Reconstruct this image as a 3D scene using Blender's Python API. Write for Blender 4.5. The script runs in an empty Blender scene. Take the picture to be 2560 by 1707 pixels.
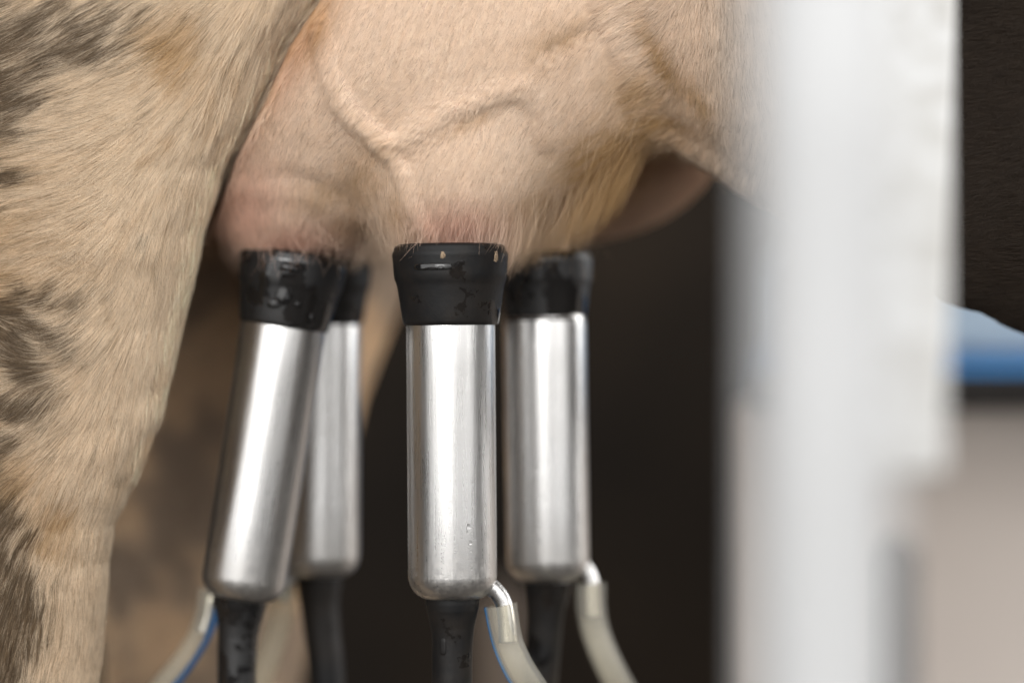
import bpy, bmesh, math, random
import numpy as np
from mathutils import Vector, Matrix

random.seed(7)
rng = np.random.default_rng(11)
S = bpy.context.scene
COL = S.collection

# ------------------------------------------------------------------ frame of reference
CZ = 0.55            # camera height above the shed floor
D = 1.2              # distance camera - sharp plane (the sharp plane is y = 0)
K = 0.478 / 2560.0   # metres per photo pixel in the sharp plane


def P(u, v, y=0.0):
    k = K * (1 + y / D)
    return Vector(((u - 1280) * k, y, CZ - (v - 853.5) * k))


def m_at(y):
    return K * (1 + y / D)


# ------------------------------------------------------------------ noise
def _hash(ix, iy, iz, seed):
    h = (ix.astype(np.int64) * 374761393 + iy.astype(np.int64) * 668265263 + iz.astype(np.int64) * 2147483647 + seed * 974711) & 0xFFFFFFFF
    h = ((h ^ (h >> 13)) * 1274126177) & 0xFFFFFFFF
    h = (h ^ (h >> 16)) & 0xFFFFFFFF
    return h.astype(np.float64) / 4294967295.0


def vnoise(x, y, z, seed=0):
    x0, y0, z0 = np.floor(x), np.floor(y), np.floor(z)
    fx, fy, fz = x - x0, y - y0, z - z0
    fx, fy, fz = [f * f * (3 - 2 * f) for f in (fx, fy, fz)]
    r = 0
    for dx in (0, 1):
        for dy in (0, 1):
            for dz in (0, 1):
                w = (fx if dx else 1 - fx) * (fy if dy else 1 - fy) * (fz if dz else 1 - fz)
                r = r + w * _hash(x0 + dx, y0 + dy, z0 + dz, seed)
    return r * 2 - 1


def fbm(x, y, z, seed=0, oct=3):
    r, a, t = 0, 1.0, 0
    for i in range(oct):
        r = r + a * vnoise(x, y, z, seed + i * 17)
        t += a
        a *= .5
        x, y, z = x * 2.03, y * 2.03, z * 2.03
    return r / t


def sstep(a, b, x):
    t = np.clip((x - a) / (b - a), 0, 1)
    return t * t * (3 - 2 * t)


# ------------------------------------------------------------------ tags
def tag(o, label=None, cat=None, group=None, kind=None):
    if label: o['label'] = label
    if cat: o['category'] = cat
    if group: o['group'] = group
    if kind: o['kind'] = kind
    return o


def empty(name, loc, label, cat, group=None):
    o = bpy.data.objects.new(name, None)
    COL.objects.link(o)
    o.location = loc
    o.empty_display_size = .02
    return tag(o, label, cat, group)


def link(name, me, mat, parent=None):
    o = bpy.data.objects.new(name, me)
    COL.objects.link(o)
    if mat is not None:
        me.materials.append(mat)
    if parent is not None:
        o.parent = parent
        M = Matrix.Identity(4)
        q = parent
        while q is not None:
            M = q.matrix_basis @ M
            q = q.parent
        o.matrix_parent_inverse = M.inverted()
    return o


# ------------------------------------------------------------------ materials
class N:
    def __init__(self, name):
        self.m = bpy.data.materials.new(name)
        self.m.use_nodes = True
        self.t = self.m.node_tree
        self.t.nodes.clear()
        self.out = self.t.nodes.new('ShaderNodeOutputMaterial')

    def n(self, typ, **kw):
        nd = self.t.nodes.new(typ)
        for k, v in kw.items():
            if k == 'inp':
                for a, b in v.items():
                    s = nd.inputs[a]
                    if isinstance(b, bpy.types.NodeSocket):
                        self.t.links.new(b, s)
                    else:
                        s.default_value = b
            else:
                setattr(nd, k, v)
        return nd

    def l(self, a, b):
        self.t.links.new(a, b)

    def surf(self, s):
        self.l(s, self.out.inputs['Surface'])
        return self.m

    def ramp(self, fac, stops):
        r = self.n('ShaderNodeValToRGB')
        e = r.color_ramp.elements
        while len(e) < len(stops):
            e.new(.5)
        for el, (p, c) in zip(e, stops):
            el.position = p
            el.color = tuple(c) + (1,) if len(c) == 3 else c
        self.l(fac, r.inputs[0])
        return r.outputs[0]

    def obj(self, scale=(1, 1, 1)):
        tc = self.n('ShaderNodeTexCoord')
        mp = self.n('ShaderNodeMapping', inp={'Vector': tc.outputs['Object'], 'Scale': scale})
        return mp.outputs[0]

    def noise(self, vec, scale, detail=4, rough=.55):
        return self.n('ShaderNodeTexNoise', inp={'Vector': vec, 'Scale': scale, 'Detail': detail, 'Roughness': rough}).outputs['Fac']

    def bump(self, h, strength=.3, dist=.001, normal=None):
        d = {'Height': h, 'Strength': strength, 'Distance': dist}
        if normal is not None:
            d['Normal'] = normal
        return self.n('ShaderNodeBump', inp=d).outputs[0]

    def math(self, op, a, b=0.0, clamp=False):
        return self.n('ShaderNodeMath', operation=op, use_clamp=clamp, inp={0: a, 1: b}).outputs[0]

    def mix(self, f, a, b):
        nd = self.n('ShaderNodeMix', data_type='RGBA')
        for s, v in ((nd.inputs[0], f), (nd.inputs[6], a), (nd.inputs[7], b)):
            if isinstance(v, bpy.types.NodeSocket):
                self.l(v, s)
            else:
                s.default_value = v if not isinstance(v, tuple) or len(v) == 4 else v + (1,)
        return nd.outputs[2]


def grey(v):
    return (v, v, v)


def mat_skin():
    b = N('cow_skin')
    c = b.n('ShaderNodeAttribute', attribute_name='skin_colour').outputs['Color']
    o = b.obj()
    nz = b.noise(o, 900, 3)
    c2 = b.mix(b.ramp(nz, [(.3, grey(.0)), (.75, grey(1))]), c, b.mix(.35, c, (.25, .13, .09)))
    p = b.n('ShaderNodeBsdfPrincipled', inp={'Base Color': c2, 'Roughness': .6, 'Specular IOR Level': .3,
                                             
                                             'Normal': b.bump(nz, .35, .0006)})
    return b.surf(p.outputs[0])


def mat_hair():
    b = N('cow_hair')
    c = b.n('ShaderNodeAttribute', attribute_name='hair_colour').outputs['Color']
    hi = b.n('ShaderNodeHairInfo')
    c2 = b.mix(b.ramp(hi.outputs['Intercept'], [(0, grey(.35)), (.5, grey(0))]), c, b.mix(.5, c, (.16, .09, .05)))
    d = b.n('ShaderNodeBsdfPrincipled', inp={'Base Color': c2, 'Roughness': .5, 'Specular IOR Level': .35})
    t = b.n('ShaderNodeBsdfTranslucent', inp={'Color': c2})
    mx = b.n('ShaderNodeMixShader', inp={0: .2, 1: d.outputs[0], 2: t.outputs[0]})
    return b.surf(mx.outputs[0])


def mat_steel():
    b = N('brushed_steel')
    o = b.obj((1, 1, .03))
    streak = b.noise(o, 900, 4, .6)
    o2 = b.obj()
    fine = b.noise(o2, 1400, 3, .7)
    pits = b.n('ShaderNodeTexVoronoi', inp={'Vector': o2, 'Scale': 260}).outputs['Distance']
    pit = b.ramp(pits, [(.05, grey(1)), (.14, grey(0))])
    spots = b.noise(o2, 55, 5, .65)
    pit2 = b.math('MULTIPLY', pit, b.ramp(spots, [(.52, grey(0)), (.64, grey(1))]))
    blot = b.noise(o2, 22, 5, .6)
    z = b.n('ShaderNodeSeparateXYZ', inp={0: b.n('ShaderNodeTexCoord').outputs['Object']}).outputs[2]
    low = b.n('ShaderNodeMapRange', inp={0: z, 1: .0, 2: .035, 3: 1.0, 4: 0.0}).outputs[0]   # mineral scale gathers at the foot of the shell
    scale = b.math('MULTIPLY', low, b.ramp(b.noise(o2, 420, 4, .7), [(.42, grey(0)), (.6, grey(1))]))
    col = b.mix(b.ramp(blot, [(.35, grey(0)), (.7, grey(.45))]), (.64, .635, .63), (.50, .485, .465))
    col = b.mix(b.math('MULTIPLY', pit2, .7), col, (.25, .23, .2))
    col = b.mix(b.math('MULTIPLY', scale, .35), col, (.62, .58, .52))
    rg = b.math('ADD', b.math('MULTIPLY', streak, .18), .15)
    rg = b.math('ADD', rg, b.math('MULTIPLY', blot, .1))
    rg = b.math('ADD', rg, b.math('MULTIPLY', scale, .14))
    h = b.math('ADD', b.math('MULTIPLY', streak, .5), b.math('MULTIPLY', fine, .35))
    h = b.math('SUBTRACT', h, b.math('MULTIPLY', pit2, .8))
    nb = b.bump(h, .30, .0006)
    nb = b.bump(blot, .10, .0008, nb)
    p = b.n('ShaderNodeBsdfPrincipled', inp={'Base Color': col, 'Metallic': 1.0, 'Roughness': rg, 'Normal': nb})
    return b.surf(p.outputs[0])


def mat_rubber(wet):
    b = N('black_rubber_wet' if wet > .5 else 'black_rubber')
    o = b.obj()
    n1 = b.noise(o, 60, 5, .6)
    n2 = b.noise(o, 700, 3, .6)
    patch = b.ramp(n1, [(.62 - .14 * wet, grey(0)), (.66 - .12 * wet, grey(1))])   # wet film
    dust = b.ramp(b.noise(o, 35, 6, .65), [(.42, grey(0)), (.7, grey(1))])
    col = b.mix(b.math('MULTIPLY', dust, .75 * (1 - .6 * wet)), (.006, .006, .0065), (.024, .019, .015))
    rg = b.math('SUBTRACT', .50, b.math('MULTIPLY', patch, .45))
    nb = b.bump(b.math('ADD', n1, b.math('MULTIPLY', n2, .12)), .3, .0012)
    p = b.n('ShaderNodeBsdfPrincipled', inp={'Base Color': col, 'Roughness': rg, 'Specular IOR Level': .25 + .35 * (wet > .5), 'Normal': nb})
    return b.surf(p.outputs[0])


def mat_tube():
    b = N('clear_tube')
    o = b.obj()
    n1 = b.noise(o, 40, 4)
    col = b.mix(n1, (.90, .89, .85), (.80, .78, .70))
    p = b.n('ShaderNodeBsdfPrincipled', inp={'Base Color': col, 'Roughness': .32, 'Specular IOR Level': .5,
                                             'Subsurface Weight': .0, 'Normal': b.bump(n1, .2, .0008)})
    tr = b.n('ShaderNodeBsdfTransparent', inp={'Color': (.97, .95, .89, 1)})
    tl = b.n('ShaderNodeBsdfTranslucent', inp={'Color': col})
    m1 = b.n('ShaderNodeMixShader', inp={0: .25, 1: p.outputs[0], 2: tl.outputs[0]})
    mx = b.n('ShaderNodeMixShader', inp={0: .82, 1: m1.outputs[0], 2: tr.outputs[0]})
    return b.surf(mx.outputs[0])


def mat_plain(name, c, rough=.6, c2=None, scale=20, metal=0, bump=.2, spec=.4, dist=.002):
    b = N(name)
    o = b.obj()
    n1 = b.noise(o, scale, 6, .6)
    col = b.mix(b.ramp(n1, [(.32, grey(0)), (.68, grey(1))]), c, c2 if c2 else tuple(x * .75 for x in c))
    p = b.n('ShaderNodeBsdfPrincipled', inp={'Base Color': col, 'Roughness': rough, 'Metallic': metal, 'Specular IOR Level': spec,
                                             'Normal': b.bump(n1, bump, dist)})
    return b.surf(p.outputs[0])


def mat_water():
    b = N('water_drop')
    p = b.n('ShaderNodeBsdfPrincipled', inp={'Base Color': (1, 1, 1, 1), 'Roughness': .03, 'IOR': 1.33, 'Transmission Weight': 1.0})
    return b.surf(p.outputs[0])


M_SKIN, M_HAIR, M_STEEL = mat_skin(), mat_hair(), mat_steel()
M_RUB, M_WET, M_TUBE, M_WATER = mat_rubber(.25), mat_rubber(1.0), mat_tube(), mat_water()
M_BLUE = mat_plain('blue_stripe', (.005, .13, .36), .4)
M_DIRT = mat_plain('dried_dirt', (.36, .27, .18), .9, (.12, .08, .05), 900)

# ------------------------------------------------------------------ the cow: one implicit body, meshed with surface nets
EDGE_V = np.array([-700, -300, 0, 110, 260, 395, 480, 560, 680, 780, 900, 1000, 1100, 1200, 1300, 1380, 1480, 1600, 1707, 2000, 2600, 3300, 3600, 3800])
EDGE_U = np.array([1150, 960, 785, 712, 640, 563, 532, 503, 476, 452, 425, 400, 367, 330, 287, 272, 265, 254, 240, 215, 180, 175, 215, 235])
LEG_A = np.array([900, 800, 690, 640, 590, 540, 520, 500, 470, 440, 400, 370, 340, 310, 285, 270, 262, 258, 250, 230, 190, 190, 230, 250])


def legedge(v):
    return np.interp(v, EDGE_V, EDGE_U)


FB_U = np.array([1000, 1300, 1560, 1640, 1700, 1770, 1850, 2100, 2400, 2480, 2560, 2750, 3000, 4000])
FB_V = np.array([310, 315, 340, 352, 372, 415, 466, 610, 752, 778, 818, 890, 930, 930])
FL_V = np.array([-600, 0, 600, 740, 985, 1200, 1400, 1700, 2000, 2600, 3400, 3700])
FL_U = np.array([1250, 1150, 1050, 1000, 905, 850, 805, 745, 700, 640, 640, 690])

VEINS = [
    ([(790, 60), (815, 170), (838, 235), (880, 292), (930, 338), (965, 362), (1010, 352), (1060, 322), (1120, 284), (1180, 258), (1240, 236), (1300, 225)], .0031, 25),
    ([(955, 362), (985, 400), (1005, 440), (1015, 490), (1040, 540), (1075, 590)], .0026, 23),
    ([(640, 420), (720, 400), (800, 420), (850, 440)], .0005, 28),
    ([(570, 470), (640, 470), (740, 480), (830, 520), (880, 550)], .0010, 34),
    ([(1380, 130), (1440, 90), (1500, 70)], -.0022, 22),
    ([(1330, 215), (1350, 280), (1370, 340)], .0012, 30),
    ([(640, 620), (560, 560), (535, 480)], .0012, 30),
]
LEGFOLDS = [([(720, -60), (650, 60), (600, 160), (560, 260), (535, 330)], .0009, 14),
            ([(675, -60), (610, 60), (560, 170), (515, 280)], .0007, 16),
            ([(120, 1260), (170, 1200), (230, 1120), (290, 1070)], .0005, 28),
            ([(95, 790), (60, 830), (20, 880)], -.0012, 30),
            ([(380, 1000), (330, 1060), (300, 1130)], .0005, 30)]


def segdist(u, v, pts):
    d = np.full(u.shape, 1e9)
    for (a, b), (c, e) in zip(pts[:-1], pts[1:]):
        ex, ey = c - a, e - b
        t = np.clip(((u - a) * ex + (v - b) * ey) / (ex * ex + ey * ey), 0, 1)
        d = np.minimum(d, np.hypot(u - a - t * ex, v - b - t * ey))
    return d


def ridge(u, v, lst):
    h = np.zeros(u.shape)
    for pts, amp, sig in lst:
        d = segdist(u, v, pts)
        h = h + amp * np.exp(-(d / sig) ** 2)
    return h


def smin(a, b, k):
    h = np.clip(.5 + .5 * (b - a) / k, 0, 1)
    return b * (1 - h) + a * h - k * h * (1 - h)


def ell(u, v, y, c, r):
    """ellipsoid given in photo pixels (u, v) and metres (y)"""
    ku, kv, ky = (u - c[0]) / r[0], (v - c[1]) / r[1], (y - c[2]) / r[2]
    q = np.sqrt(ku * ku + kv * kv + ky * ky) + 1e-9
    g = np.sqrt((ku / (r[0] * K)) ** 2 + (kv / (r[1] * K)) ** 2 + (ky / r[2]) ** 2) + 1e-9
    return q * (q - 1) / g


def sup(a, b, n):
    return (np.abs(a) ** n + np.abs(b) ** n) ** (1 / n)


def body_parts(x, y, z):
    """signed distances (metres) of near leg, udder, belly, far leg; z relative to the camera axis"""
    k = K * (1 + y / D)
    u, v = 1280 + x / k, 853.5 - z / k
    # near hind leg
    a = np.interp(v, EDGE_V, LEG_A)
    cy = np.interp(v, [-300, 0, 600, 1200, 1700, 2400, 3800], [.085, .075, .058, .052, .055, .055, .05])
    bb = np.interp(v, [-300, 0, 600, 1200, 1700, 2400, 3800], [.085, .075, .060, .048, .042, .034, .04])
    du = (u - (legedge(v) - a)) / a
    q = sup(du, (y - cy) / bb, np.interp(v, [0, 350, 800], [4.6, 4.0, 2.7]))
    leg = (q - 1) * np.minimum(a * K, bb) * .9
    near = (y < cy)
    leg = leg - np.where(near, ridge(u, v, LEGFOLDS), 0)
    # udder
    e0 = ell(u, v, y, (1130, -330, .19), (840, 640, .17))
    e1 = ell(u, v, y, (1125, 130, .075), (560, 445, .083))
    e2 = ell(u, v, y, (745, 215, .099), (320, 412, .082))
    t1 = ell(u, v, y, (1126, 440, .034), (190, 205, .043))
    t2 = ell(u, v, y, (725, 500, .088), (170, 165, .05))
    ud = smin(e0, e1, .06)
    ud = smin(ud, e2, .034)
    ud = smin(ud, t1, .022)
    ud = smin(ud, t2, .02)
    ud = ud - np.where(y < .12, ridge(u, v, VEINS), 0)
    ud = ud + np.where(y < .2, .055 * sstep(42, -12, u - legedge(v)) * sstep(690, 610, v), 0)   # the deep crease beside the thigh
    e4 = ell(u, v, y, (1430, 205, .19), (390, 400, .085))
    e4b = ell(u, v, y, (1610, 300, .20), (150, 175, .05))
    e5 = ell(u, v, y, (800, 250, .215), (330, 395, .08))
    ud = smin(ud, e5, .012)
    fq = smin(e4, e4b, .03)
    ud = smin(ud, fq, .008)
    # teats inside the cups
    for (tu, tv0, tv1, ty) in ((1126, 560, 760, .02), (718, 590, 770, .075), (1362, 580, 750, .105), (800, 600, 760, .145)):
        dd = np.hypot((u - tu) * K, y - ty)
        cap = np.hypot(dd, np.maximum(np.maximum(tv0 - v, v - tv1), 0) * K) - .011
        ud = smin(ud, cap, .006)
    # flank and belly
    vb = np.interp(u, FB_U, FB_V)
    h = 900.0
    cy = np.interp(u, [1200, 1640, 1900, 2200, 2400, 3000, 4000], [.15, .098, .072, .060, .055, .10, .16])
    bb = np.interp(u, [1200, 1640, 1900, 2200, 2400, 3000, 4000], [.13, .100, .085, .075, .07, .10, .16])
    q = sup((v - (vb - h)) / h, (y - cy) / bb, 2.8)
    g = np.sqrt(((v - (vb - h)) / h / (h * K)) ** 2 + ((y - cy) / bb / bb) ** 2) + 1e-6
    be = np.clip(q * (q - 1) / g, -.2, 2)
    be = np.maximum(be, (1330 - u) * K)
    fold = segdist(u, v, [(1560, 318), (1640, 322), (1720, 352), (1800, 398), (1880, 452)])
    be = be - np.where(y < .2, .0018 * np.exp(-(fold / 22) ** 2), 0)
    # far hind leg
    a = np.interp(v, [-600, 600, 1000, 1700, 2600, 3800], [520, 420, 340, 240, 150, 190])
    du = (u - (np.interp(v, FL_V, FL_U) - a)) / a
    q = sup(du, (y - .31) / .075, 2.3)
    fl = (q - 1) * .05
    return leg, ud, be, fl


def body(x, y, z):
    leg, ud, be, fl = body_parts(x, y, z)
    k = K * (1 + y / D)
    v = 853.5 - z / k
    d = smin(ud, be, .022)
    d = smin(d, fl, .008)
    d = smin(d, leg, .004)
    return np.maximum(d, np.maximum(z - .30, -.5485 - z))


def surface_nets(f, lo, hi, h):
    nx, ny, nz = [int(math.ceil((b - a) / h)) + 1 for a, b in zip(lo, hi)]
    xs, ys, zs = lo[0] + h * np.arange(nx), lo[1] + h * np.arange(ny), lo[2] + h * np.arange(nz)
    g = np.empty((nx, ny, nz), np.float32)
    for i in range(0, nx, 24):
        X, Y, Z = np.meshgrid(xs[i:i + 24], ys, zs, indexing='ij')
        g[i:i + 24] = f(X, Y, Z)
    g[0] = np.maximum(g[0], .001); g[-1] = np.maximum(g[-1], .001)
    g[:, 0] = np.maximum(g[:, 0], .001); g[:, -1] = np.maximum(g[:, -1], .001)
    g[:, :, 0] = np.maximum(g[:, :, 0], .001); g[:, :, -1] = np.maximum(g[:, :, -1], .001)
    s = g < 0
    cn = np.zeros((nx - 1, ny - 1, nz - 1), np.int8)
    for dx in (0, 1):
        for dy in (0, 1):
            for dz in (0, 1):
                cn += s[dx:nx - 1 + dx, dy:ny - 1 + dy, dz:nz - 1 + dz]
    act = (cn > 0) & (cn < 8)
    idx = np.full(act.shape, -1, np.int64)
    ci = np.argwhere(act)
    idx[act] = np.arange(len(ci))
    acc = np.zeros((len(ci), 3)); cnt = np.zeros(len(ci))
    cor = [(a, b, c) for a in (0, 1) for b in (0, 1) for c in (0, 1)]
    for p in cor:
        for ax in range(3):
            if p[ax] == 0:
                q = list(p); q[ax] = 1
                ga = g[ci[:, 0] + p[0], ci[:, 1] + p[1], ci[:, 2] + p[2]]
                gb = g[ci[:, 0] + q[0], ci[:, 1] + q[1], ci[:, 2] + q[2]]
                c = (ga < 0) != (gb < 0)
                t = np.where(c, ga / np.where(c, ga - gb, 1), 0)
                pt = np.tile(np.array(p, float), (len(ci), 1))
                pt[:, ax] += t
                acc[c] += pt[c]; cnt[c] += 1
    vs = (ci + acc / cnt[:, None]) * h + np.array(lo)
    faces = []
    for ax in range(3):
        b, c = (ax + 1) % 3, (ax + 2) % 3
        s0 = np.moveaxis(s, (ax, b, c), (0, 1, 2)); id0 = np.moveaxis(idx, (ax, b, c), (0, 1, 2))
        e = s0[:-1, 1:-1, 1:-1] != s0[1:, 1:-1, 1:-1]
        w = np.argwhere(e)
        i, j, k2 = w[:, 0], w[:, 1] + 1, w[:, 2] + 1
        q = np.stack([id0[i, j - 1, k2 - 1], id0[i, j, k2 - 1], id0[i, j, k2], id0[i, j - 1, k2]], 1)
        flip = ~s0[i, j, k2]
        q[flip] = q[flip][:, ::-1]
        faces.append(q)
    return vs, np.concatenate(faces)


LO, HI, HS = (-.47, -.06, -.552), (.50, .44, .305), .0034
V, F = surface_nets(body, LO, HI, HS)
# two Newton steps put the vertices exactly on the implicit surface, which removes the grid's facets


def grad(p, e=.0012):
    x, y, z = p.T
    g = np.stack([body(x + e, y, z) - body(x - e, y, z), body(x, y + e, z) - body(x, y - e, z), body(x, y, z + e) - body(x, y, z - e)], 1) / (2 * e)
    return g


inner = (np.abs(V[:, 2] - .30) > .006) & (np.abs(V[:, 2] + .5485) > .006) & (V[:, 0] > LO[0] + .01) & (V[:, 0] < HI[0] - .01) & (V[:, 1] < HI[1] - .01)
for _ in range(2):
    G = grad(V)
    st = -body(*V.T)[:, None] * G / ((G ** 2).sum(1, keepdims=True) + .05)
    ln = np.linalg.norm(st, axis=1, keepdims=True)
    st = st * np.minimum(1, .002 / (ln + 1e-9))
    V[inner] += st[inner]


def to_uv(p):
    k = K * (1 + p[:, 1] / D)
    return 1280 + p[:, 0] / k, 853.5 - p[:, 2] / k


def blobs(u, v, lst):
    r = np.zeros(u.shape)
    for cu, cv, ru, rv, rot, s in lst:
        a = math.radians(rot)
        du, dv = u - cu, v - cv
        x, y = (du * math.cos(a) + dv * math.sin(a)) / ru, (-du * math.sin(a) + dv * math.cos(a)) / rv
        r = np.maximum(r, s * np.exp(-(x * x + y * y)))
    return r


LEG_DARK = [(110, 70, 379, 112, -10, 0.83), (230, 110, 207, 62, -15, 0.82), (300, 20, 184, 45, -10, 0.52), (150, 330, 184, 45, -10, 0.39), (20, 210, 172, 101, 0, 1.14), (60, 300, 126, 45, -5, 0.84), (20, 265, 69, 45, 0, 1.15), (75, 430, 86, 29, -8, 1.02), (0, 520, 69, 34, 0, 0.72), (0, 640, 150, 31, 5, 0.54), (110, 705, 46, 16, 35, 1.14), (95, 740, 34, 25, -40, 0.96), (50, 780, 69, 39, -35, 1.15), (150, 740, 126, 50, 0, 0.72), (130, 820, 138, 56, 10, 0.9), (60, 870, 126, 62, 20, 1.14), (90, 910, 103, 31, 12, 1.14), (30, 985, 126, 40, 10, 1.15), (100, 975, 80, 29, -10, 0.84), (60, 1080, 69, 34, -30, 0.72), (15, 1130, 69, 67, 0, 0.66), (30, 1260, 69, 67, 0, 1.02), (85, 1315, 46, 20, -40, 1.08), (20, 1360, 69, 78, 0, 0.9), (40, 1490, 80, 101, 0, 1.14), (60, 1400, 57, 45, 0, 0.96), (100, 1500, 30, 56, 0, 0.84), (30, 1620, 69, 101, 0, 1.08), (90, 1560, 46, 34, 0, 0.72), (180, 850, 90, 40, 0, 0.6), (0, 380, 90, 60, 0, 0.6), (30, 700, 90, 40, 0, 0.5), (200, 700, 60, 25, 10, 0.5), (120, 1040, 90, 40, -20, 0.45), (30, 1180, 60, 50, 0, 0.6)]
LEG_TAN = [(470, 90, 60, 80, -30, 1.0), (430, 50, 60, 50, 0, .7), (500, 40, 50, 60, -20, .8), (455, 150, 14, 40, -30, 1.0), (480, 160, 12, 30, -30, .8), (400, 180, 14, 22, -30, .7), (455, 312, 18, 18, 0, .6), (400, 360, 30, 10, -25, .6),
           (600, 150, 20, 60, -25, .35), (560, 260, 30, 90, -20, .35), (0, 700, 160, 80, 0, .8), (20, 420, 120, 80, 0, .5), (30, 560, 150, 60, 0, .55), (100, 620, 160, 70, 0, .35), (160, 1270, 50, 70, 35, .8), (130, 1330, 60, 20, 20, .8), (60, 1180, 80, 90, 0, .6), (380, 1060, 16, 60, 25, .4)]
UD_TAN = [(775, 70, 50, 130, 32, .85), (690, 210, 36, 90, 30, .4), (1560, 380, 190, 110, -30, 1.0), (1500, 470, 160, 50, -30, .9), (1620, 240, 110, 90, 30, .7), (1680, 130, 30, 110, -28, .8), (1760, 230, 24, 90, -28, .75), (1650, 300, 130, 40, 0, .9), (1370, 500, 110, 60, -15, .55),
          (1400, 90, 110, 50, -25, .4), (900, 450, 60, 100, 20, .45), (820, 480, 70, 40, 0, .45), (980, 520, 40, 60, 10, .4), (880, 560, 60, 40, 0, .5), (1320, 580, 60, 40, 0, .6), (1000, 580, 50, 40, 0, .4), (960, 370, 50, 25, 0, .3), (1180, 300, 80, 18, -25, .35)]
UD_PINK = [(1150, 570, 130, 70, 0, 1.0), (590, 520, 120, 130, 0, .95), (720, 600, 160, 60, 0, 1.0), (1040, 590, 70, 50, 0, .5), (570, 400, 60, 130, 20, .7), (720, 130, 60, 160, 30, .5)]

C_CREAM, C_LEG = np.array([.92, .755, .605]), np.array([.87, .72, .54])
C_TAN, C_DARK = np.array([.56, .355, .16]), np.array([.13, .084, .044])
C_PINK, C_SKIN = np.array([.82, .475, .37]), np.array([.72, .50, .40])
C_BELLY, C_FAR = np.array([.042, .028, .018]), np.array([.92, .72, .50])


def lerp(a, b, t):
    return a + (b - a) * t[:, None]


def hair_angle(reg, u, v):
    """angle of the coat's lie in degrees from straight down towards the cow's rear (left)"""
    ed = legedge(v)
    slope = np.degrees(np.arctan((legedge(v - 40) - legedge(v + 40)) / 80.0))
    w = np.clip((ed - u) / 430, 0, 1)
    inn = np.interp(v, [0, 300, 600, 760, 900, 1050, 1300, 1700], [60, 72, 80, 92, 100, 70, 42, 30])
    leg = (slope * .75 - 3) * (1 - sstep(0, 1, w)) + inn * sstep(0, 1, w)
    leg = leg + 35 * blobs(u, v, [(80, 880, 140, 90, 0, 1)]) - 45 * blobs(u, v, [(100, 960, 120, 40, 0, 1)])
    ud = np.interp(v, [0, 250, 400, 520, 620], [26, 30, 24, 12, 3])
    ud = ud + 22 * blobs(u, v, [(950, 330, 160, 110, 0, 1)]) + 10 * sstep(1200, 1500, u)
    right = blobs(u, v, [(1690, 250, 90, 120, -20, 1)])
    ud = ud + 45 * right
    ud = np.where(u > 1600, ud + 25 * sstep(240, 330, v) * sstep(1600, 1650, u), ud)
    fl = np.interp(u, [1640, 1750, 1900], [60, 15, -8])
    be = np.where(v > 250, fl + 25, fl)
    be = np.where(u > 2200, 80, be)
    return np.where(reg == 0, leg, np.where(reg == 1, ud, be))


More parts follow.
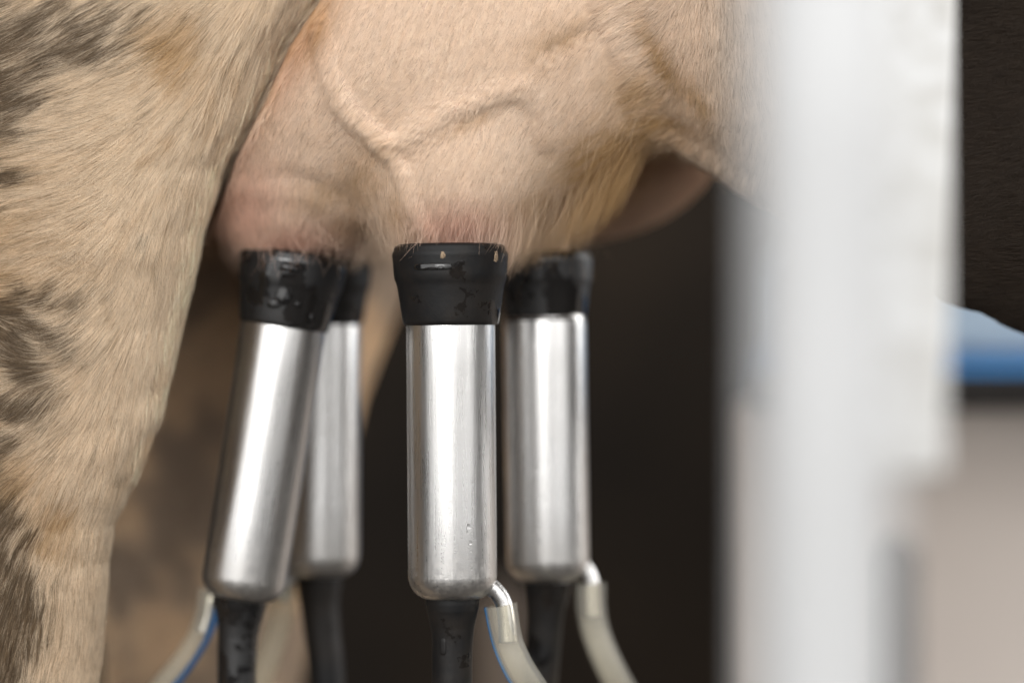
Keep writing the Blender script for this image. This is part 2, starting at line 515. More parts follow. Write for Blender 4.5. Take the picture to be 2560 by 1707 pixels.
def colours(p, reg, hair, seed):
    u, v = to_uv(p)
    x, y, z = p.T
    th = np.radians(hair_angle(reg, u, v))
    along, across = -u * np.sin(th) + v * np.cos(th), u * np.cos(th) + v * np.sin(th)
    st = fbm(across / 9, along / 70, reg * 3.0, 3, 3)          # streaks along the lie of the coat
    bl = fbm(x * 60, y * 60, z * 60, 5, 3)
    n = len(u)
    dark = sstep(.10, 1.05, blobs(u, v, LEG_DARK) * 1.0 + .36 * st + .25 * bl) * (reg == 0)
    tan = np.clip(blobs(u, v, LEG_TAN) + .45 * st, 0, 1) * .9 * (reg == 0)
    tan = tan + .10 * (reg == 0) * (1 + bl) * sstep(450, 0, u)
    tanu = np.clip(blobs(u, v, UD_TAN) * 1.0 + .35 * st * blobs(u, v, UD_TAN) + .07 + .10 * st, 0, 1) * (reg != 0)
    rim = np.exp(-np.clip(u - legedge(v), 0, 1e4) / 55) * (reg == 1)  # orange-brown hair beside the thigh, the crease's shade mixed into its colour
    pink = np.clip(blobs(u, v, UD_PINK), 0, 1) * (reg == 1)
    base = np.where((reg == 0)[:, None], C_LEG, C_CREAM)
    if not hair:
        base = np.where((reg == 0)[:, None], C_LEG * .5, C_SKIN * .6)
        pinkw = pink * .655
    else:
        pinkw = pink * .65
    c = lerp(base, C_TAN, np.clip(tan + tanu, 0, 1))
    c = lerp(c, C_PINK, pinkw)
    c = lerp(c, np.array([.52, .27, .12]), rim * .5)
    if hair:      # dark and pale hairs mix where a patch thins out
        dark = sstep(.2, .8, np.clip(dark, 0, 1) * 1.1 + (rng.random(n) - .5) * .8 + .55 * vnoise(across / 5, along / 26, reg * 2.0, 77) - .04) * (dark > .02)
        c = c * (1 - .93 * dark[:, None]) + .93 * dark[:, None] * (C_DARK * (.6 + 1.3 * rng.random(n)[:, None] ** 2))
    else:
        c = lerp(c, C_DARK, np.clip(dark, 0, 1) * .8)
    # grubby specks on the leg
    spk = np.maximum(np.exp(-(((u - 111) / 7) ** 2 + ((v - 526) / 7) ** 2) * 1.5), .9 * np.exp(-(((u - 372) / 16) ** 2 + ((v - 558) / 7) ** 2)) * (st > -.2)) * (reg == 0)
    c = lerp(c, np.array([.05, .035, .015]), spk)
    # belly and far leg
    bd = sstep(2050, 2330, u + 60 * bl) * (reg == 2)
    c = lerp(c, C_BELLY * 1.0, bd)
    grey_fl = sstep(1720, 1850, u) * (1 - bd) * (reg == 2)
    c = lerp(c, np.array([.66, .57, .48]), grey_fl * .7)
    far = (reg == 3) * 1.0
    mott = sstep(-.25, .35, fbm(x * 38, y * 38, z * 30, 9, 3))
    cf = lerp(np.tile(np.array([.52, .41, .31]), (n, 1)), C_FAR, mott)
    c = lerp(c, np.array([.9, .9, .9]), 0 * far)
    c = np.where(far[:, None] > 0, cf, c)
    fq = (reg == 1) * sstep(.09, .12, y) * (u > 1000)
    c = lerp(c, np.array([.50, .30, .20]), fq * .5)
    return c


def regions(p):
    return np.argmin(np.stack(body_parts(*p.T), 1), 1)


me = bpy.data.meshes.new('cow')
me.vertices.add(len(V)); me.loops.add(F.size); me.polygons.add(len(F))
me.vertices.foreach_set('co', V.astype(np.float32).ravel())
me.polygons.foreach_set('loop_start', np.arange(0, F.size, 4, dtype=np.int32))
me.loops.foreach_set('vertex_index', F.astype(np.int32).ravel())
me.update(calc_edges=True)
me.validate()
me.polygons.foreach_set('use_smooth', np.ones(len(me.polygons), bool))
REG = regions(V)
CV = np.concatenate([colours(V, REG, False, 0), np.ones((len(V), 1))], 1)
at = me.attributes.new('skin_colour', 'FLOAT_COLOR', 'POINT')
at.data.foreach_set('color', CV.astype(np.float32).ravel())
cow = link('cow', me, M_SKIN)
cow.location = (0, 0, CZ)
tag(cow, 'cream and tan cow, its hind leg and full veined udder hung with four milking cups', 'cow')

# ------------------------------------------------------------------ the coat
tri = np.concatenate([F[:, [0, 1, 2]], F[:, [0, 2, 3]]])
A, B, C3 = V[tri[:, 0]], V[tri[:, 1]], V[tri[:, 2]]
cr = np.cross(B - A, C3 - A)
area = np.linalg.norm(cr, axis=1) / 2
nrm = cr / (2 * area[:, None] + 1e-12)
cen = (A + B + C3) / 3
tu, tv = to_uv(cen)
treg = regions(cen)
toC = np.array([0, -D, 0]) - cen
toC /= np.linalg.norm(toC, axis=1, keepdims=True)
facing = (nrm * toC).sum(1)
inframe = (tu > -140) & (tu < 2700) & (tv > -140) & (tv < 1850)


def scatter(dens):
    w = area * dens
    n = int(w.sum())
    c = np.cumsum(w)
    t = np.searchsorted(c, (np.arange(n) + rng.random(n)) / n * c[-1])
    t = np.clip(t, 0, len(tri) - 1)
    a, b = rng.random(n), rng.random(n)
    f = a + b > 1
    a[f], b[f] = 1 - a[f], 1 - b[f]
    p = A[t] + a[:, None] * (B[t] - A[t]) + b[:, None] * (C3[t] - A[t])
    return t, p


def grow(name, dens, length, lift, rad, clump, curl, npt=5, cell=.0035, sag=0.0, seed=0, bright=(.78, 1.12), tipdark=.05, wander=12, jit=3.5):
    t, p = scatter(dens)
    n = len(t)
    reg = treg[t]
    u, v = to_uv(p)
    e = .0006
    nn = nrm[t]
    # coat direction
    th = hair_angle(reg, u, v)
    x, y, z = p.T
    th = th + wander * fbm(x * 70, y * 70, z * 70, 21 + seed, 2) * 1.6 + jit * rng.standard_normal(n) + jit * 1.3 * vnoise(x * 420, y * 420, z * 420, 31 + seed)
    th = np.radians(th)
    d = np.stack([-np.sin(th), np.zeros(n), -np.cos(th)], 1)
    d = d - nn * (d * nn).sum(1, keepdims=True)
    d /= np.linalg.norm(d, axis=1, keepdims=True) + 1e-9
    sd = np.cross(nn, d)
    L = length(u, v, reg) * (.7 + .6 * rng.random(n))
    al = np.radians(lift * (.5 + 1.0 * rng.random(n)))
    s = np.linspace(0, 1, npt)[None, :, None]
    out = np.sin(al)[:, None, None] * (s - .45 * s * s)
    pts = p[:, None, :] + L[:, None, None] * (np.cos(al)[:, None, None] * s * d[:, None, :] + out * nn[:, None, :])
    c1 = (rng.standard_normal(n) * curl)[:, None, None]
    ph = (rng.random(n) * 6.28)[:, None, None]
    pts = pts + L[:, None, None] * sd[:, None, :] * (c1 * s * s + .25 * curl * np.sin(ph + 5 * s) * s)
    if sag:
        pts[:, :, 2] -= (L[:, None] * sag * (s[:, :, 0] ** 2))
    if clump > 0:     # tips lean together in small locks
        key = np.floor(p / cell + .8 * np.stack([vnoise(x * 300, y * 300, z * 300, 41), vnoise(x * 300, y * 300, z * 300, 42), vnoise(x * 300, y * 300, z * 300, 43)], 1)).astype(np.int64)
        kk = key[:, 0] * 73856093 ^ key[:, 1] * 19349663 ^ key[:, 2] * 83492791
        uq, inv = np.unique(kk, return_inverse=True)
        cnt = np.bincount(inv)
        for j in range(1, npt):
            sj = clump * (j / (npt - 1)) ** 1.5
            for ax in range(3):
                mean = np.bincount(inv, pts[:, j, ax]) / cnt
                pts[:, j, ax] += sj * (mean[inv] - pts[:, j, ax])
        lock = rng.random(len(uq))[inv]
    else:
        lock = rng.random(n)
    col = colours(p, reg, True, seed)
    br = bright[0] + (bright[1] - bright[0]) * (.55 * rng.random(n) + .45 * lock)
    col = col * br[:, None]
    dk = rng.random(n) < tipdark * (1 + 2 * (reg == 0) * sstep(420, 0, u))
    col[dk] = col[dk] * np.array([.42, .34, .26])
    hc = bpy.data.hair_curves.new(name)
    hc.add_curves([npt] * n)
    hc.attributes['position'].data.foreach_set('vector', pts.astype(np.float32).ravel())
    ra = hc.attributes.get('radius') or hc.attributes.new('radius', 'FLOAT', 'POINT')
    prof = np.array([1.0 - .75 * (q ** 2) for q in np.linspace(0, 1, npt)])
    ra.data.foreach_set('value', (rad * (.7 + .6 * rng.random(n))[:, None] * prof[None, :]).astype(np.float32).ravel())
    ca = hc.attributes.new('hair_colour', 'FLOAT_COLOR', 'CURVE')
    ca.data.foreach_set('color', np.concatenate([np.clip(col, .004, .92), np.ones((n, 1))], 1).astype(np.float32).ravel())
    hc.materials.append(M_HAIR)
    o = bpy.data.objects.new(name, hc)
    COL.objects.link(o)
    o.parent = cow
    print(name, n)
    return o


lip = np.maximum(facing, 0)
vis = inframe * sstep(-.25, .0, facing)
d_leg = vis * (treg == 0) * 6.0e6
d_ud = vis * (treg == 1) * np.where(cen[:, 1] < .1, 6.0e6, 1.6e6) * (1 - .4 * blobs(tu, tv, UD_PINK))
d_be = vis * (treg == 2) * 4.5e6
d_far = vis * (treg == 3) * .5e6
hidden = (tu < legedge(tv) - 60) & (treg != 0)
d_ud = d_ud * ~hidden * (tv < np.where(cen[:, 1] < .06, 603, 606)) * ((tu > 900) | (tv < 604))
d_far = d_far * ~hidden


def len_leg(u, v, reg):
    return .0145 + .004 * blobs(u, v, [(150, 100, 300, 200, 0, 1)]) - .003 * sstep(1000, 1400, v) + .002 * sstep(500, 700, u)


def len_ud(u, v, reg):
    return .0052 + .0032 * blobs(u, v, [(1620, 330, 230, 200, 0, 1)]) + .002 * sstep(480, 600, v)


def len_be(u, v, reg):
    return np.full(u.shape, .012)


grow('leg_coat', d_leg * 1.35, len_leg, 6, .000052, .10, .035, seed=1, cell=.0022, bright=(.76, 1.10), tipdark=.07, wander=9, jit=3)
grow('udder_coat', d_ud * 1.45, len_ud, 7, .000045, .14, .05, seed=2, cell=.002, bright=(.82, 1.10), tipdark=.03, wander=6, jit=4)
grow('belly_coat', d_be, len_be, 20, .00008, .5, .12, seed=3, tipdark=.05)
grow('far_leg_coat', d_far, lambda u, v, r: np.full(u.shape, .010), 18, .00013, .4, .1, seed=4)
# long loose hairs along the lower rim of the udder, the crease and the leg's front edge
rimv = np.interp(tu, [480, 620, 900, 980, 1270, 1400, 1500, 1600, 1700], [560, 625, 600, 600, 600, 540, 480, 400, 370])
near_rim = np.exp(-((tv - rimv + 25) / 45) ** 2) * (treg == 1) * (cen[:, 1] < .11) * (tu > 540) * (tu < 1720)
d_long = inframe * near_rim * 2.2e5 * np.where(tu > 1180, 1.5, .9) * np.where(tu < 900, .25, 1) * ~hidden
grow('loose_udder_hair', d_long * 1.5, lambda u, v, r: .012 + .010 * sstep(1150, 1400, u), 34, .000042, .25, .45, npt=8, cell=.006, sag=.55, seed=6, bright=(.8, 1.15), tipdark=0, wander=45, jit=9)
d_crease = inframe * 1.6e5 * blobs(tu, tv, [(1640, 310, 110, 60, 0, 1)]) * (treg != 0) * (cen[:, 1] < .16)
grow('loose_crease_hair', d_crease, lambda u, v, r: np.full(u.shape, .014), 24, .00007, .4, .3, npt=7, cell=.005, sag=.3, seed=7, tipdark=.1, wander=35, jit=9)
d_edge = inframe * 9e5 * np.exp(-((legedge(tv) - tu - 8) / 22) ** 2) * (treg == 0) * (tv < 1150)
grow('leg_edge_hair', d_edge, lambda u, v, r: np.full(u.shape, .013), 20, .00008, .65, .12, npt=6, cell=.005, seed=8, bright=(.95, 1.25), tipdark=.02)


# ------------------------------------------------------------------ mesh helpers
def lathe(name, prof, mat, parent, M, seg=96, wob=0.0, closed=False):
    """prof: (radius, height) in metres; M: local-to-world matrix"""
    bm = bmesh.new()
    rings = []
    for i, (r, h) in enumerate(prof):
        ring = []
        for j in range(seg):
            a = 2 * math.pi * j / seg
            rr = r * (1 + wob * math.sin(3 * a + i * .3) + wob * .6 * math.sin(5 * a + 1.3))
            ring.append(bm.verts.new((rr * math.cos(a), rr * math.sin(a), h)))
        rings.append(ring)
    for a, b in zip(rings[:-1], rings[1:]):
        for j in range(seg):
            bm.faces.new((a[j], a[(j + 1) % seg], b[(j + 1) % seg], b[j]))
    if closed:
        a, b = rings[-1], rings[0]
        for j in range(seg):
            bm.faces.new((a[j], a[(j + 1) % seg], b[(j + 1) % seg], b[j]))
    else:
        for rg, rev in ((rings[0], True), (rings[-1], False)):
            bm.faces.new(rg[::-1] if rev else rg)
    bmesh.ops.recalc_face_normals(bm, faces=bm.faces)
    me = bpy.data.meshes.new(name)
    bm.to_mesh(me); bm.free()
    for p in me.polygons: p.use_smooth = True
    o = link(name, me, mat, None)
    o.matrix_world = M
    o.parent = parent
    o.matrix_parent_inverse = wm(parent).inverted()
    return o


def wm(o):
    M = Matrix.Identity(4)
    while o is not None:
        M = (o.matrix_parent_inverse @ o.matrix_basis if o.parent else o.matrix_basis) @ M
        o = o.parent
    return M


def catmull(pts, n):
    pts = [Vector(p) for p in pts]
    q = [pts[0] * 2 - pts[1]] + pts + [pts[-1] * 2 - pts[-2]]
    out = []
    for i in range(1, len(q) - 2):
        for k in range(n):
            t = k / n
            a, b, c, d = q[i - 1:i + 3]
            out.append(.5 * ((2 * b) + (c - a) * t + (2 * a - 5 * b + 4 * c - d) * t * t + (3 * b - 3 * c + d - a) * t ** 3))
    out.append(pts[-1])
    return out


def sweep(name, pts, rads, mat, parent, seg=40, inner=None, n=10, arc=None, off=0.0, cap=True):
    """tube along a curve; inner = bore radius; arc = (start, end) angle of a strip lying on the tube, off above it"""
    c = catmull(pts, n)
    m = len(c)
    R = [rads[0] + (rads[-1] - rads[0]) * i / (m - 1) for i in range(m)] if len(rads) == 2 else list(np.interp(np.linspace(0, 1, m), np.linspace(0, 1, len(rads)), rads))
    bm = bmesh.new()
    up = Vector((0, 1, 0))
    rows = []
    for i, p in enumerate(c):
        t = (c[min(i + 1, m - 1)] - c[max(i - 1, 0)]).normalized()
        s = t.cross(up).normalized()
        w = s.cross(t).normalized()
        rows.append((p, s, w, R[i]))
    def ring(rr, angs):
        return [[bm.verts.new(p + (s * math.cos(a) + w * math.sin(a)) * (rr(r))) for a in angs] for p, s, w, r in rows]
    if arc is None:
        angs = [2 * math.pi * j / seg for j in range(seg)]
        sets = [ring(lambda r: r, angs)]
        if inner is not None:
            sets.append(ring(lambda r: inner, angs))
        for rg in sets:
            for a, b in zip(rg[:-1], rg[1:]):
                for j in range(seg):
                    bm.faces.new((a[j], a[(j + 1) % seg], b[(j + 1) % seg], b[j]))
        if inner is not None:
            for e in (0, -1):
                for j in range(seg):
                    bm.faces.new((sets[0][e][j], sets[0][e][(j + 1) % seg], sets[1][e][(j + 1) % seg], sets[1][e][j]))
        elif cap:
            bm.faces.new(sets[0][0][::-1]); bm.faces.new(sets[0][-1])
    else:
        angs = [arc[0] + (arc[1] - arc[0]) * j / 8 for j in range(9)]
        top = ring(lambda r: r + off, angs)
        bot = ring(lambda r: r - .0004, angs)
        loopv = [t + b[::-1] for t, b in zip(top, bot)]
        k = len(loopv[0])
        for a, b in zip(loopv[:-1], loopv[1:]):
            for j in range(k):
                bm.faces.new((a[j], a[(j + 1) % k], b[(j + 1) % k], b[j]))
        bm.faces.new(loopv[0]); bm.faces.new(loopv[-1][::-1])
    bmesh.ops.recalc_face_normals(bm, faces=bm.faces)
    me = bpy.data.meshes.new(name)
    # keep the mesh local to its parent's place
    bm.to_mesh(me); bm.free()
    for p in me.polygons: p.use_smooth = True
    o = link(name, me, mat, None)
    o.parent = parent
    o.matrix_parent_inverse = wm(parent).inverted()
    return o


def axis_matrix(foot, head):
    zz = (head - foot).normalized()
    xx = Vector((0, 1, 0)).cross(zz).normalized()
    yy = zz.cross(xx)
    M = Matrix((xx, yy, zz)).transposed().to_4x4()
    M.translation = foot
    return M


PX = .000187       # one photo pixel in the sharp plane
R = 112.5 * PX


def drop(parent, M, ang, h, r, rad=R, flat=.45):
    c = M @ Vector((rad * math.cos(ang), rad * math.sin(ang), h))
    nrm_ = (M.to_3x3() @ Vector((math.cos(ang), math.sin(ang), 0))).normalized()
    zz = (M.to_3x3() @ Vector((0, 0, 1))).normalized()
    sd = zz.cross(nrm_).normalized()
    bm = bmesh.new()
    bmesh.ops.create_uvsphere(bm, u_segments=16, v_segments=10, radius=1)
    for v in bm.verts:
        a, b, cc = v.co
        sq = 1 + .18 * math.sin(3 * a + 2 * b)
        v.co = c + sd * a * r * sq + zz * b * r * 1.25 * sq + nrm_ * cc * r * flat
    me = bpy.data.meshes.new('water_drop')
    bm.to_mesh(me); bm.free()
    for p in me.polygons: p.use_smooth = True
    o = link('water_drop', me, M_WATER, None)
    o.parent = parent
    o.matrix_parent_inverse = wm(parent).inverted()
    return o


GROUP = 'teat cups of the milking cluster'


def teat_cup(label, foot, head, rub, L, drops, hl, ws=1.0):
    """foot: centre of the shell's lower end; head: centre of its upper end under the rubber"""
    root = empty('teat_cup', foot, label, 'teat cup', GROUP)
    bpy.context.view_layer.update()
    M = axis_matrix(foot, head)
    p = [(R * .46, -.0005), (R * .56, -.0003)]
    rb = 62 * PX
    for i in range(13):
        a = math.pi / 2 * i / 12
        p.append((R - rb * .92 + rb * .92 * math.sin(a), rb * (1 - math.cos(a))))
    p += [(R, L * .3), (R, L * .6), (R, L * .85), (R, L - .001), (R * .985, L + .004)]
    sh = lathe('steel_shell', p, M_STEEL, root, M, 128)
    for d in drops: drop(sh, M, *d)
    # rubber mouthpiece
    q = 1 / 1.0
    prof = [(112.9, -1), (117, -5), (121, -2), (123, 6), (126, 22), (131, 60), (136, 92), (139, 104), (142.5, 112), (144, 126), (146, 155), (147, 168), (147.5, 174), (145.5, 180), (143, 184), (142, 190), (138, 196), (128, 200), (112, 199), (100, 190), (96, 150), (98, 80), (104, 20), (112.4, 4)]
    Mh = M @ Matrix.Translation((0, 0, L))
    prof = [(r * PX * ws if r > 113 else r * PX, (h * hl) * PX) for r, h in prof]
    mh = lathe('rubber_mouthpiece', prof, rub, root, Mh, 128, wob=.004, closed=True)
    return root, M, sh, mh, Mh


def stuck(name, mh, Mh, ang, h, w, hh, th, mat, rad, irregular=True):
    """a small piece lying on the rubber"""
    bm = bmesh.new()
    bmesh.ops.create_uvsphere(bm, u_segments=20, v_segments=10, radius=1)
    zz = (Mh.to_3x3() @ Vector((0, 0, 1))).normalized()
    for v in bm.verts:
        a, b, cc = v.co
        k = 1 + (.35 * math.sin(7 * a + 3 * b) * math.cos(5 * b) if irregular else 0)
        if not irregular:
            a = math.copysign(abs(a) ** .45, a); b = math.copysign(abs(b) ** .6, b)
        aa = ang + a * k * w / rad
        rr = rad + cc * th
        v.co = Mh @ Vector((rr * math.cos(aa), rr * math.sin(aa), h + b * k * hh))
    me = bpy.data.meshes.new(name)
    bm.to_mesh(me); bm.free()
    for p in me.polygons: p.use_smooth = True
    o = link(name, me, mat, None)
    o.parent = mh
    o.matrix_parent_inverse = wm(mh).inverted()
    return o


def tail(root, pts, y, r0, r1, rub, r_mid=None):
    """short milk tube: pts in photo pixels"""
    c = [P(a, b, y) if len(e) == 0 else P(a, b, y + e[0]) for a, b, *e in pts]
    rads = [r0 * PX, r0 * 1.0 * PX, r0 * .97 * PX, (r0 * .55 + r1 * .45) * PX, (r0 * .2 + r1 * .8) * PX, r1 * PX, r1 * .98 * PX, r1 * .97 * PX, r1 * .97 * PX, r1 * .97 * PX, r1 * .97 * PX, r1 * .97 * PX]
    return sweep('milk_tube', c, rads, rub, root, 64)


def air_line(root, nip, tub, blue=None, r_n=20, r_t=40, kink=True):
    npts = [P(*a) for a in nip]
    sweep('air_nipple', npts, [r_n * 1.3 * PX, r_n * 1.1 * PX, r_n * PX * 1.1, r_n * PX * 1.15, r_n * 1.2 * PX], M_STEEL, root, 32)
    c = [P(*a) for a in tub]
    t = sweep('air_tube', c, [r_t * 1.04 * PX, r_t * .97 * PX, r_t * PX, r_t * PX], M_TUBE, root, 48, inner=r_t * .66 * PX)
    if blue:
        sweep('blue_stripe', c, [r_t * 1.04 * PX, r_t * .97 * PX, r_t * PX, r_t * PX], M_BLUE, t, arc=blue, off=.00025)
    return t


bpy.context.view_layer.update()
F_ = -math.pi / 2    # the side of a cup that faces the photographer (local -y is towards the camera)
LSH = 700 * PX

# centre, sharp
y = .021
root, M, sh, mh, Mh = teat_cup('sharp central teat cup under the pink teat, its clear air tube edged in blue',
                               P(1132, 1497, y), P(1126.5, 803, y), M_RUB, LSH,
                               [], 1.0)
XA = lambda du: F_ + math.asin(max(-1, min(1, du / 112.5)))
for du, h, r in ((43, 190, 6), (47, 150, 5), (-92, 72, 6), (40, 176, 3.5), (-48, 300, 3)):
    drop(sh, M, XA(du), h * PX, r * PX)
stuck('raised_mark', mh, Mh, F_ - .30, 140 * PX, 52 * PX, 9 * PX, 5 * PX, M_WET, 143.5 * PX, False)
stuck('dirt_flake', mh, Mh, F_ - .10, 168 * PX, 6 * PX, 9 * PX, 2 * PX, M_DIRT, 146 * PX)
stuck('dirt_flake', mh, Mh, F_ + .93, 165 * PX, 9 * PX, 14 * PX, 2.5 * PX, M_DIRT, 146 * PX)
tl = tail(root, [(1131, 1488), (1131, 1510), (1131, 1530), (1131, 1558), (1131, 1590), (1130, 1630), (1130, 1680), (1130, 1760), (1130, 1850), (1130, 1950)], y, 69, 53, M_RUB)
stuck('raised_mark', tl, Matrix.Translation(P(1131, 1610, y)), F_ - .45, 0, 9 * PX, 22 * PX, 3 * PX, M_RUB, 52.5 * PX, False)
air_line(root, [(1215, 1462, y), (1240, 1478, y), (1258, 1505, y), (1266, 1545, y), (1270, 1605, y)],
         [(1252, 1512, y), (1260, 1560, y), (1272, 1610, y), (1296, 1665, y), (1330, 1720, y + .005), (1375, 1790, y + .02), (1420, 1900, y + .05)], blue=(math.pi - .45, math.pi + .12))

# left, tilted
y = .075
foot, head = P(603, 1498, y), P(709, 812, y)
root, M, sh, mh, Mh = teat_cup('tilted teat cup nearest the hind leg, its wet black rubber shining with droplets',
                               foot, head, M_WET, (head - foot).length, [(XA(-10), 235 * PX, 5 * PX), (XA(62), 480 * PX, 5 * PX), (XA(-70), 130 * PX, 4 * PX), (XA(30), 150 * PX, 4 * PX)], .98, .97)
for a, h, w, hh in ((-.02, 75, 20, 24), (-.18, 52, 16, 12), (.02, 150, 24, 8), (.30, 60, 9, 6), (.62, 32, 5, 10)):
    stuck('wet_patch', mh, Mh, F_ + a, h * PX, w * PX, hh * PX, 5 * PX, M_WET, (131 + h * .07) * PX)
tail(root, [(600, 1480), (600, 1500), (600, 1520), (598, 1550), (595, 1585), (593, 1630), (592, 1680), (592, 1760), (594, 1850), (600, 1950)], y, 72, 53, M_WET)
air_line(root, [(560, 1470, y + .02), (540, 1480, y + .03), (527, 1500, y + .03), (520, 1540, y + .03), (508, 1580, y + .03)],
         [(525, 1472, y + .03), (515, 1540, y + .03), (490, 1600, y + .03), (450, 1660, y + .03), (405, 1715, y + .03), (350, 1790, y + .03), (300, 1880, y + .04)], blue=(-.3, -.95), r_t=34)

# behind the left one
y = .145
foot, head = P(797, 1440, y), P(800, 808, y)
root, M, sh, mh, Mh = teat_cup('half hidden teat cup directly behind the tilted left one, only its right side in view',
                               foot, head, M_RUB, (head - foot).length, [(XA(35), 470 * PX, 9 * PX), (XA(18), 165 * PX, 7 * PX)], .90, .97)
tail(root, [(797, 1425), (797, 1448), (797, 1470), (798, 1500), (801, 1540), (806, 1590), (812, 1640), (818, 1740), (822, 1850), (826, 1950)], y, 64, 52, M_RUB)
air_line(root, [(745, 1432, y), (725, 1445, y), (712, 1470, y), (708, 1500, y)],
         [(716, 1462, y), (703, 1530, y), (688, 1590, y), (666, 1660, y), (640, 1730, y), (600, 1820, y), (560, 1920, y)], r_t=40)

# right
y = .105
foot, head = P(1370, 1453, y), P(1361, 800, y)
root, M, sh, mh, Mh = teat_cup('blurred rightmost teat cup, its pale air tube sweeping down over the dark',
                               foot, head, M_WET, (head - foot).length, [(XA(-60), 610 * PX, 4 * PX), (XA(40), 500 * PX, 4 * PX)], .93, .90)
tail(root, [(1366, 1440), (1366, 1462), (1365, 1485), (1363, 1515), (1361, 1550), (1358, 1600), (1353, 1660), (1346, 1750), (1340, 1850), (1335, 1950)], y, 64, 50, M_RUB)
air_line(root, [(1440, 1408, y), (1462, 1420, y), (1476, 1450, y), (1478, 1490, y), (1479, 1540, y)],
         [(1476, 1457, y), (1478, 1520, y), (1490, 1580, y), (1515, 1645, y), (1550, 1715, y + .005), (1600, 1800, y + .02), (1640, 1900, y + .04)])


# ------------------------------------------------------------------ posts and what stands behind
def solid(name, pts, mat, bevel=.004, parent=None, seg=3):
    """8 corner points, bottom 4 then top 4"""
    bm = bmesh.new()
    vs = [bm.verts.new(p) for p in pts]
    for f in ((3, 2, 1, 0), (4, 5, 6, 7), (0, 1, 5, 4), (1, 2, 6, 5), (2, 3, 7, 6), (3, 0, 4, 7)):
        bm.faces.new([vs[i] for i in f])
    if bevel:
        bmesh.ops.bevel(bm, geom=list(bm.edges), offset=bevel, segments=seg, affect='EDGES', profile=.5)
    bmesh.ops.recalc_face_normals(bm, faces=bm.faces)
    me = bpy.data.meshes.new(name)
    bm.to_mesh(me); bm.free()
    return link(name, me, mat, parent)


def box(name, x0, x1, y0, y1, z0, z1, mat, bevel=.004, parent=None):
    return solid(name, [(x0, y0, z0), (x1, y0, z0), (x1, y1, z0), (x0, y1, z0), (x0, y0, z1), (x1, y0, z1), (x1, y1, z1), (x0, y1, z1)], mat, bevel, parent)


M_POST = mat_plain('pale_painted_steel', (.47, .475, .482), .7, (.43, .435, .44), 12, bump=.25)
M_BOARD = mat_plain('whitewashed_wood', (.56, .565, .565), .8, (.40, .39, .37), 60, bump=.6)
M_DARKWALL = mat_plain('dark_boards', (.0125, .0105, .009), .9, (.036, .026, .018), 1.6, spec=.08)  # the dimness behind the cups is put into this near-black colour
M_FLOOR = mat_plain('concrete_floor', (.075, .066, .058), .7, (.05, .044, .038), 2.5)
M_WALL = mat_plain('pale_concrete', (.62, .56, .51), .85, (.54, .48, .44), 2.0)
M_TANK = mat_plain('blue_plastic', (.06, .27, .60), .45, (.05, .23, .54), 3)
M_TANKTOP = mat_plain('pale_blue_cover', (.55, .70, .86), .5, (.48, .64, .82), 4)
M_RAIL = mat_plain('dark_steel', (.03, .026, .024), .6, None, 8)
M_STUB = mat_plain('dark_wood', (.06, .045, .035), .85, (.04, .03, .022), 20)
M_BLOCK = mat_plain('brown_block', (.27, .21, .165), .85, (.22, .17, .13), 12)

yp = -.50
pb, pt = P(2040, 1950, yp), P(2062, -250, yp)
Mx = axis_matrix(Vector((pb.x - .0002, yp, 0)), pt)
post = empty('steel_post', (pb.x, yp, 0), 'thick pale steel post standing closest to the camera, strongly blurred', 'post')
bpy.context.view_layer.update()
hh = (pt - Vector((pb.x, yp, 0))).length
lathe('post_tube', [(.0196, 0), (.0196, .3), (.0196, .6), (.0196, hh)], M_POST, post, Mx, 64)
lathe('post_foot', [(.055, 0), (.055, .007), (.0535, .008), (.0197, .008)], M_POST, post, Matrix.Translation((pb.x, yp, 0)), 48)

brd = solid('whitewashed_board', [P(2120, 1190, -.345), P(2362, 1185, -.345), P(2362, 1185, -.336), P(2120, 1190, -.336),
                                  P(2185, -300, -.07), P(2398, -300, -.07), P(2398, -300, -.061), P(2185, -300, -.061)], M_BOARD, .003)
tag(brd, 'weathered white board hanging down just behind the pale post', 'board')

fl = box('floor', -8, 8, -6, 8, -.05, 0, M_FLOOR, 0)
tag(fl, kind='structure')

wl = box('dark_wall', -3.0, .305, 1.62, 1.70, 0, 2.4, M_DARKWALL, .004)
tag(wl, 'dark brown partition behind the milking cups, its deep shade put into the colour', 'wall')
lw = box('low_wall', P(1855, 0, .46).x, 1.6, .46, .52, 0, .55 - 150 * K * (1 + .46 / D), M_WALL, .01)
tag(lw, 'low pale concrete wall far behind at lower right, under the dark rail', 'wall')
rl = box('dark_rail', P(1900, 0, .42).x, 1.6, .42, .45,   .55 - 172 * K * (1 + .42 / D), .55 - 80 * K * (1 + .42 / D), M_RAIL, .004)
tag(rl, 'dark horizontal rail below the blue tank', 'rail')
tk = empty('blue_tank', (.85, .9, 0), 'blurred blue tank with a paler blue cover behind the dark rail at the right edge', 'tank')
bpy.context.view_layer.update()
zt = .55 - 44 * K * (1 + .56 / D)
box('tank_body', .24, 1.5, .56, 1.25, 0, zt, M_TANK, .012, tk)
box('cover', .25, 1.49, .565, 1.24, zt + .002, zt + .09, M_TANKTOP, .012, tk)
bp = box('dark_post', P(2215, 0, -.3).x, P(2310, 0, -.3).x, -.3, -.28, 0, P(0, 1340, -.3).z, M_STUB, .008)
tag(bp, 'short dark brown post stub right beside the lower part of the pale post', 'post')
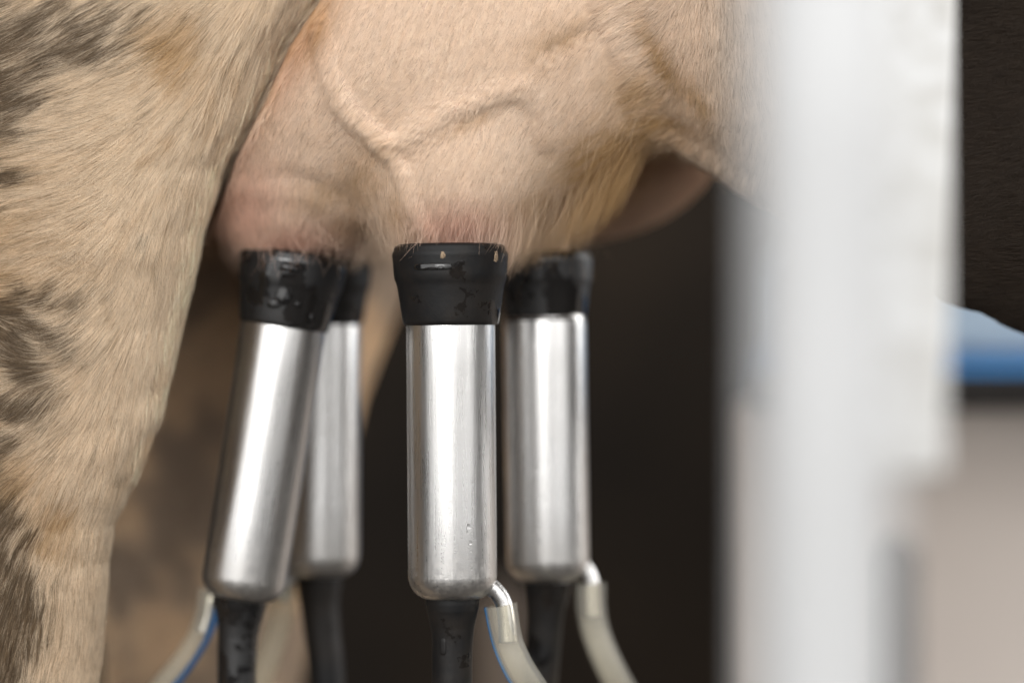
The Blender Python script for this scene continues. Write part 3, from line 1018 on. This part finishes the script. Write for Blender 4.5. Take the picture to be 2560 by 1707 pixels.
bk = box('stand_in_block', P(1195, 0, .9).x, P(1325, 0, .9).x, .9, 1.1, 0, P(0, 1500, .9).z, M_BLOCK, .02)  # added block standing in for a pale patch like lit floor
tag(bk, 'light brown stand-in block added on the floor for the pale blur between the centre and right teat cups', 'block')

# ------------------------------------------------------------------ light: the open side of the shed, behind the camera
w = bpy.data.worlds.new('World')
S.world = w
w.use_nodes = True
bg = w.node_tree.nodes['Background']
bg.inputs[0].default_value = (.55, .52, .50, 1)
bg.inputs[1].default_value = .10


def area(name, loc, target, sx, sy, power, col):
    l = bpy.data.lights.new(name, 'AREA')
    l.shape = 'RECTANGLE'
    l.size, l.size_y, l.energy, l.color = sx, sy, power, col
    o = bpy.data.objects.new(name, l)
    COL.objects.link(o)
    o.location = loc
    o.rotation_euler = (Vector(target) - Vector(loc)).to_track_quat('-Z', 'Y').to_euler()
    return o


area('open_side_light', (.4, -2.7, 3.3), (.4, 0, 2.9), 11.0, 6.0, 465, (1.0, .99, .975))
fs = area('far_side_light', (2.3, .75, 1.3), (0, .25, .5), 1.6, 1.4, 15, (1.0, .985, .96))
fs.data.spread = math.radians(70)
area('bright_opening_light', (-.75, -2.65, 1.15), (0, 0, .6), 1.3, .75, 26, (1.0, .985, .96))

# ------------------------------------------------------------------ camera
cam = bpy.data.cameras.new('camera')
co = bpy.data.objects.new('camera', cam)
COL.objects.link(co)
co.location = (0, -D, CZ)
co.rotation_euler = (math.pi / 2, 0, 0)
cam.sensor_width = 36
cam.lens = 36 * D / .478
cam.clip_end = 100
cam.clip_start = .02
cam.dof.use_dof = True
cam.dof.focus_distance = D + .004
cam.dof.aperture_fstop = cam.lens / 1000 / .056
S.camera = co

vs = S.view_settings
S.display_settings.display_device = 'sRGB'
vs.view_transform = 'Standard'
vs.look = 'None'
vs.exposure = 0.12
vs.gamma = 1
vs.use_curve_mapping = False
S.render.engine = 'CYCLES'
S.cycles.use_denoising = True
S.cycles_curves.shape = 'RIBBONS'
S.cycles.max_bounces = 8
S.cycles.transparent_max_bounces = 12
S.cycles.caustics_reflective = False
S.cycles.caustics_refractive = False
